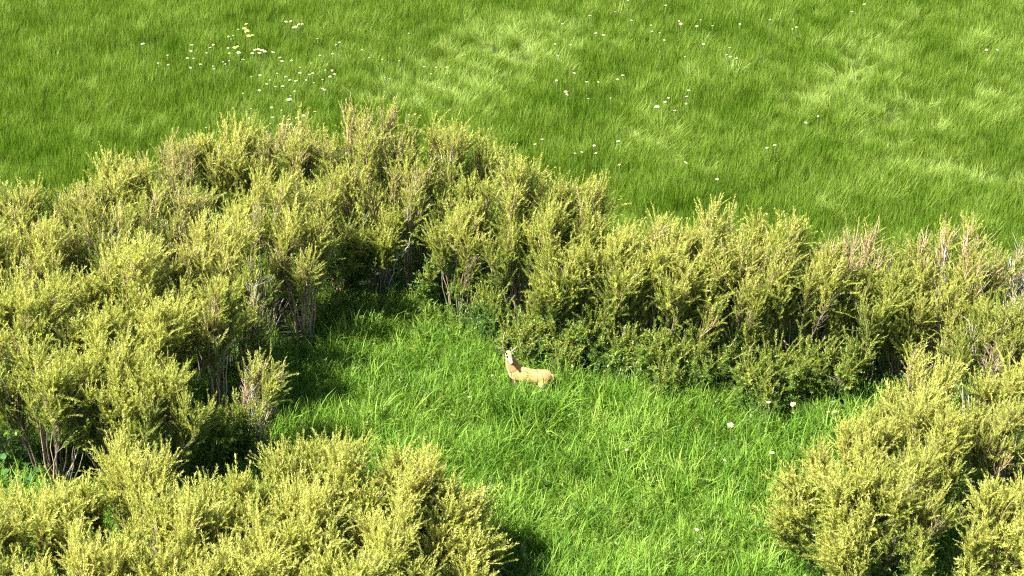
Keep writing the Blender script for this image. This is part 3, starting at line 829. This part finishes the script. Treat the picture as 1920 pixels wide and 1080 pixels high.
for x, y, s in [(790, 55, 1.6), (775, 40, 1.3), (800, 82, 1.7), (785, 15, 1.1), (720, 148, 1.4), (735, 142, 1), (740, 45, .8), (685, 85, .8), (700, 100, .7), (690, 180, .8), (820, 78, 1.1), (712, 80, .8)]:
    umbel(200 + x / 3, 40 + y / 3, LM * s, size_word(s) + ' greenish yellow umbel ' + ('in the tall yellow clump above the dense white cluster' if x > 760 else ('touching the dense white cluster' if y > 130 else 'left of the tall yellow clump in the meadow')), z=.9, yellow=True, group='greenish yellow umbels in the left meadow')
umbel(1370, 797, .26, 'flat cream umbel standing alone in the clearing right of the deer', z=.9)
umbel(1441, 754, .17, 'cream umbel at the clearing edge, left of a wider pale one', z=.95)
umbel(1487, 758, .22, 'wide pale umbel at the clearing edge under the shiny shrubs', z=.9)
umbel(1553, 772, .13, 'left flower of a small pair near the yellow right willow', z=.9)
umbel(1564, 772, .13, 'right flower of a small pair near the yellow right willow', z=.9)
umbel(923, 704, .07, 'cream umbel just left of the deer chest', z=.8)
umbel(880, 744, .08, 'cream umbel in the grass below and left of the deer', z=.85)
umbel(1175, 843, .13, 'pale flower in the middle of the clearing grass', z=.85)
umbel(1359, 863, .10, 'tiny pale flower in the clearing below the flat umbel', z=.85)
umbel(1448, 849, .11, 'tiny pale flower in the clearing left of the lower right willows', z=.85)
umbel(1307, 993, .15, 'pale flower in the light grass at the bottom of the clearing', z=.85)
umbel(12, 800, .16, 'left white flower head above the broad-leaved plant', z=1.25)
umbel(19, 808, .15, 'right white flower head above the broad-leaved plant', z=1.2)

# ------------------------------------------------------------------ broad-leaved plant by the left edge
M_BROAD, N_, L_ = None, None, None
M_BROAD = noisy_material('broad leaf', (.012, .045, .006), (.034, .095, .014), 9, .55)


def leaf_mesh():
    vs, fs = [], []
    prof = [(0, .0), (.12, .30), (.35, .46), (.6, .40), (.82, .22), (1, 0)]
    for t, w in prof:
        z = .14 * math.sin(t * 2.6) - .20 * t * t
        vs += [(t, -w, z + .07), (t, 0, z), (t, w, z + .07)]
    for i in range(5):
        for k in range(2):
            a = i * 3 + k
            fs.append((a, a + 1, a + 4, a + 3))
    return mesh('leaf', vs, fs, M_BROAD)


LEAFM = leaf_mesh()


def broad_plant(px, py, H, R, n, label):
    p = at(px, py, H * .7)
    o = empty('broadleaf_plant', (p.x, p.y, 0)); tag(o, label, 'plant', 'broad-leaved plants by the left edge')
    vs, fs = [], []
    r = random.Random(int(px + py))
    for k in range(n):
        a = r.uniform(0, 6.28); rr = R * math.sqrt(r.random()); z = H * r.uniform(.45, 1) * (1 - .3 * rr / R)
        q = Vector((rr * math.cos(a), rr * math.sin(a), z))
        tube(vs, fs, [(q.x * .1, q.y * .1, 0), (q.x * .6, q.y * .6, z * .7), tuple(q)], [.008, .006, .004], 4)
        lf = link('leaf', LEAFM, o, q)
        s = r.uniform(.16, .27)
        lf.scale = (s, s, s)
        lf.rotation_euler = (r.gauss(0, .25), r.uniform(-.1, .5), a + r.gauss(0, .5))
    link('stalk', mesh('stalk', vs, fs, M_STALK), o)


broad_plant(12, 838, 1.0, .42, 34, 'bright green broad-leaved plant at the left edge under the white flowers')
broad_plant(48, 888, .8, .45, 34, 'bright green broad-leaved plant in the shade above the bottom left willow')

# ------------------------------------------------------------------ deer
def loft(vs, fs, C, RW, RH, side, n=16):
    """closed tube of elliptical rings: centres, half widths along `side`, half heights across it"""
    o = len(vs); C = [Vector(c) for c in C]; m = len(C)
    for i, c in enumerate(C):
        d = (C[min(i + 1, m - 1)] - C[max(i - 1, 0)]).normalized()
        s = Vector(side[i] if isinstance(side, list) else side)
        s = (s - d * s.dot(d)).normalized(); u = d.cross(s)
        for k in range(n):
            a = 2 * math.pi * k / n
            vs.append(c + s * RW[i] * math.cos(a) + u * RH[i] * math.sin(a))
    for i in range(m - 1):
        for k in range(n):
            a, b = o + i * n + k, o + i * n + (k + 1) % n
            fs.append((a, b, b + n, a + n))
    fs.append(tuple(o + n - 1 - k for k in range(n)))
    fs.append(tuple(o + (m - 1) * n + k for k in range(n)))


def fur_material():
    m, N, L = mat('deer summer coat')
    out = N.new('ShaderNodeOutputMaterial')
    a = N.new('ShaderNodeAttribute'); a.attribute_name = 'coat'
    tc = N.new('ShaderNodeTexCoord'); mp = N.new('ShaderNodeMapping'); mp.inputs['Scale'].default_value = (4, 9, 9)
    L.new(tc.outputs['Object'], mp.inputs[0])
    n = N.new('ShaderNodeTexNoise'); n.inputs['Scale'].default_value = 1.6; n.inputs['Detail'].default_value = 5
    L.new(mp.outputs[0], n.inputs['Vector'])
    ad = N.new('ShaderNodeMath'); ad.operation = 'MULTIPLY_ADD'
    L.new(n.outputs['Fac'], ad.inputs[0]); ad.inputs[1].default_value = .50; L.new(a.outputs['Fac'], ad.inputs[2])
    r = N.new('ShaderNodeValToRGB'); cr = r.color_ramp
    cr.elements[0].position = .12; cr.elements[0].color = (.66, .58, .49, 1)
    cr.elements[1].position = 1.0; cr.elements[1].color = (.20, .085, .028, 1)
    for p, c in ((.34, (.54, .39, .26)), (.55, (.40, .205, .070)), (.8, (.32, .160, .056))):
        e = cr.elements.new(p); e.color = (*c, 1)
    L.new(ad.outputs[0], r.inputs[0])
    p = N.new('ShaderNodeBsdfPrincipled'); p.inputs['Roughness'].default_value = .75
    p.inputs['Specular IOR Level'].default_value = .2
    p.inputs['Sheen Weight'].default_value = .2
    L.new(r.outputs[0], p.inputs['Base Color'])
    b = N.new('ShaderNodeBump'); b.inputs['Strength'].default_value = .25; b.inputs['Distance'].default_value = .01
    L.new(n.outputs['Fac'], b.inputs['Height']); L.new(b.outputs[0], p.inputs['Normal'])
    L.new(p.outputs[0], out.inputs['Surface'])
    return m


M_FUR = fur_material()
M_DARKF = noisy_material('dark wet nose', (.012, .010, .009), (.03, .025, .022), 40, .35)
M_EYE = noisy_material('deer eye', (.006, .005, .004), (.012, .01, .008), 10, .08)
M_EARIN = noisy_material('pale ear lining', (.50, .42, .36), (.68, .60, .52), 40, .9)
M_EAROUT = noisy_material('grey brown ear back', (.20, .13, .085), (.34, .24, .16), 40, .9)

fwd = Vector((-.965, .262, 0)).normalized(); lft = Vector((-fwd.y, fwd.x, 0))
dc = at(994, 699, .74)
deer = empty('deer', (dc.x, dc.y, -.04))
deer.location.z = -.07
deer.rotation_euler.z = math.atan2(fwd.y, fwd.x)
tag(deer, 'tan deer standing belly deep in the clearing grass, head turned to the camera', 'deer')


def loc_dir(w):
    w = Vector(w)
    return Vector((w.dot(fwd), w.dot(lft), w.z)).normalized()


hd = loc_dir((.34, -.80, -.45))                 # where the muzzle points
hs = Vector((0, 0, 1)).cross(hd).normalized()   # across the head
hu = hd.cross(hs)                                # up out of the forehead
POLL = Vector((.530, .03, 1.275))
vs, fs = [], []
Y = (0, 1, 0)
loft(vs, fs, [(-.545, 0, .80), (-.53, 0, .80), (-.49, 0, .785), (-.41, 0, .765), (-.28, 0, .745), (-.12, 0, .725), (.04, 0, .72), (.18, 0, .725), (.30, 0, .745), (.40, 0, .765), (.475, 0, .785), (.52, 0, .80)],
     [.02, .07, .125, .160, .165, .168, .175, .172, .155, .13, .095, .04], [.03, .085, .14, .182, .178, .172, .182, .196, .208, .198, .155, .07], Y)
loft(vs, fs, [(.33, 0, .79), (.40, 0, .87), (.445, .0, .97), (.475, .008, 1.08), (.50, .018, 1.175), (.517, .028, 1.26), (.52, .03, 1.30)],
     [.115, .135, .122, .108, .094, .080, .03], [.14, .180, .160, .135, .112, .092, .03], [Y, Y, Y, Y, tuple((Vector(Y) * .5 + hs * .5)), tuple(hs), tuple(hs)])
hx = [-.085, -.055, .0, .055, .115, .175, .23, .265, .28]
hc = [POLL + hd * t + hu * z for t, z in zip(hx, (.0, .004, .006, .002, -.010, -.020, -.028, -.033, -.036))]
loft(vs, fs, hc, [.02, .060, .082, .084, .067, .049, .041, .034, .013], [.02, .063, .085, .085, .069, .053, .043, .034, .013], tuple(hs))
for s in (-1, 1):
    y = s * .095
    loft(vs, fs, [(.34, y * .9, .80), (.35, y, .66), (.345, y, .55), (.35, y, .44), (.352, y, .40), (.345, y, .30), (.342, y, .14), (.352, y, .07), (.362, y, .03), (.365, y, .0)],
         [.06, .065, .05, .035, .036, .023, .021, .027, .026, .024], [.09, .085, .06, .037, .038, .024, .023, .03, .032, .034], Y, 10)
    y = s * .105
    loft(vs, fs, [(-.36, y * .7, .80), (-.355, y * .9, .68), (-.34, y, .58), (-.38, y, .48), (-.44, y, .41), (-.475, y, .365), (-.465, y, .28), (-.45, y, .15), (-.44, y, .08), (-.425, y, .03), (-.42, y, 0)],
         [.07, .085, .072, .05, .034, .030, .024, .022, .027, .026, .024], [.12, .15, .115, .07, .042, .036, .027, .024, .03, .032, .034], Y, 10)
raw = mesh('raw', vs, fs, M_FUR)
tmp = bpy.data.objects.new('raw', raw); COL.objects.link(tmp)
md = tmp.modifiers.new('r', 'REMESH'); md.mode = 'VOXEL'; md.voxel_size = .014; md.use_smooth_shade = True
md = tmp.modifiers.new('s', 'SMOOTH'); md.factor = .5; md.iterations = 5
dg = bpy.context.evaluated_depsgraph_get()
body_me = bpy.data.meshes.new_from_object(tmp.evaluated_get(dg))
bpy.data.objects.remove(tmp)
body_me.name = 'deer_body'
body_me.materials.clear(); body_me.materials.append(M_FUR)
n = len(body_me.vertices)
co = np.empty(n * 3, np.float32); body_me.vertices.foreach_get('co', co); co = co.reshape(-1, 3)
no = np.empty(n * 3, np.float32); body_me.vertices.foreach_get('normal', no); no = no.reshape(-1, 3)


def bump_at(c, r): return np.exp(-np.sum((co - np.array(c)) ** 2, 1) / r ** 2)


coat = .32 + .20 * np.clip((co[:, 2] - .72) / .2, -1, 1)
coat -= .42 * np.clip((.60 - co[:, 2]) / .10, 0, 1) * (co[:, 2] > .45)          # pale belly and inner legs
coat -= .34 * bump_at((.53, 0, .72), .14)                                        # pale brisket
coat -= .38 * bump_at(np.array(POLL) + np.array(hd) * .02 - np.array(hu) * .10, .06)   # white throat
coat -= .30 * bump_at((-.54, 0, .80), .07)                                       # pale rump
coat += .12 * bump_at((-.50, .08, .70), .09)                                     # darker back of the thigh
rel = co - np.array(POLL); th = rel @ np.array(hd); tu = rel @ np.array(hu)
head = (np.linalg.norm(rel - np.outer(np.clip(th, -.05, .25), np.array(hd)), axis=1) < .10) & (th > -.05)
coat = np.where(head, .15 + .10 * np.clip((tu - .03) / .05, 0, 1) - .12 * np.clip((-tu - .02) / .03, 0, 1), coat)
body_me.attributes.new('coat', 'FLOAT', 'POINT').data.foreach_set('value', coat.astype(np.float32))
link('body', body_me, deer)


def uv_ball(name, c, r, m, parent, sc=(1, 1, 1)):
    bm = bmesh.new(); bmesh.ops.create_uvsphere(bm, u_segments=12, v_segments=8, radius=r)
    for v in bm.verts: v.co = Vector((v.co.x * sc[0], v.co.y * sc[1], v.co.z * sc[2]))
    me = bpy.data.meshes.new(name); bm.to_mesh(me); bm.free(); me.materials.append(m)
    me.polygons.foreach_set('use_smooth', [True] * len(me.polygons))
    o = link(name, me, parent, c)
    return o


HB = Matrix((hd, hs, hu)).transposed().to_4x4()
for s in (-1, 1):
    e = uv_ball('eye', POLL + hd * .085 + hs * s * .066 + hu * .030, .027, M_EYE, deer)
ns = uv_ball('nose', POLL + hd * .282 - hu * .026, .036, M_DARKF, deer, (.8, 1.05, .85))
ns.rotation_euler = HB.to_euler()


def ear(s):
    """cupped leaf-shaped ear with thickness: back shell and pale lining"""
    ax = (hs * s * .78 + hu * .62 - hd * .16).normalized()
    nrm = (hd * .85 + hs * s * .1); nrm = (nrm - ax * nrm.dot(ax)).normalized()
    ac = ax.cross(nrm)
    b = POLL + hs * s * .058 + hu * .052 - hd * .02
    prof = [(0, .018), (.2, .034), (.42, .046), (.65, .042), (.85, .024), (1, .003)]
    L = .195
    vs, fs = [], []
    rows = 5
    for lay, off in ((0, 0.004), (1, -.004)):
        for t, w in prof:
            for k in range(rows):
                u = (k / (rows - 1) - .5) * 2
                vs.append(b + ax * (L * t) + ac * (w * u * .9) + nrm * (off + w * .75 * (u * u)))
    np_ = len(prof) * rows
    for lay in (0, 1):
        for i in range(len(prof) - 1):
            for k in range(rows - 1):
                a = lay * np_ + i * rows + k
                q = (a, a + 1, a + rows + 1, a + rows)
                fs.append(q if lay == 0 else q[::-1])
    for i in range(len(prof) - 1):
        for k in (0, rows - 1):
            a = i * rows + k
            fs.append((a, a + rows, a + rows + np_, a + np_))
    me = mesh('ear', vs, fs, [M_EAROUT, M_EARIN])
    nf = (len(prof) - 1) * (rows - 1)
    mi = [1] * nf + [0] * (len(fs) - nf)
    me.polygons.foreach_set('material_index', mi)
    link('ear', me, deer)


ear(1); ear(-1)
vs, fs = [], []
loft(vs, fs, [(-.53, 0, .86), (-.565, 0, .83), (-.585, 0, .77), (-.59, 0, .70), (-.58, 0, .66)], [.02, .036, .042, .03, .006], [.015, .022, .024, .018, .005], Y, 10)
tl = mesh('tail', vs, fs, M_FUR)
tl.attributes.new('coat', 'FLOAT', 'POINT').data.foreach_set('value', np.array([.35 + .1 * (v.co.z - .7) for v in tl.vertices], np.float32))
link('tail', tl, deer)

# a dry stalk with a curled tip standing just behind the deer's head
ps = at(943, 664, 1.0)
st = empty('dry_stalk', (ps.x, ps.y + .25, 0)); tag(st, 'thin pale stalk rising behind the left ear of the deer', 'stalk')
vs, fs = [], []
tube(vs, fs, [(0, 0, -.05), (.01, 0, .7), (0, 0, 1.2), (.03, 0, 1.42), (.045, 0, 1.47)], [.006, .006, .006, .007, .003], 5)
link('stem', mesh('stem', vs, fs, M_STRAW), st)
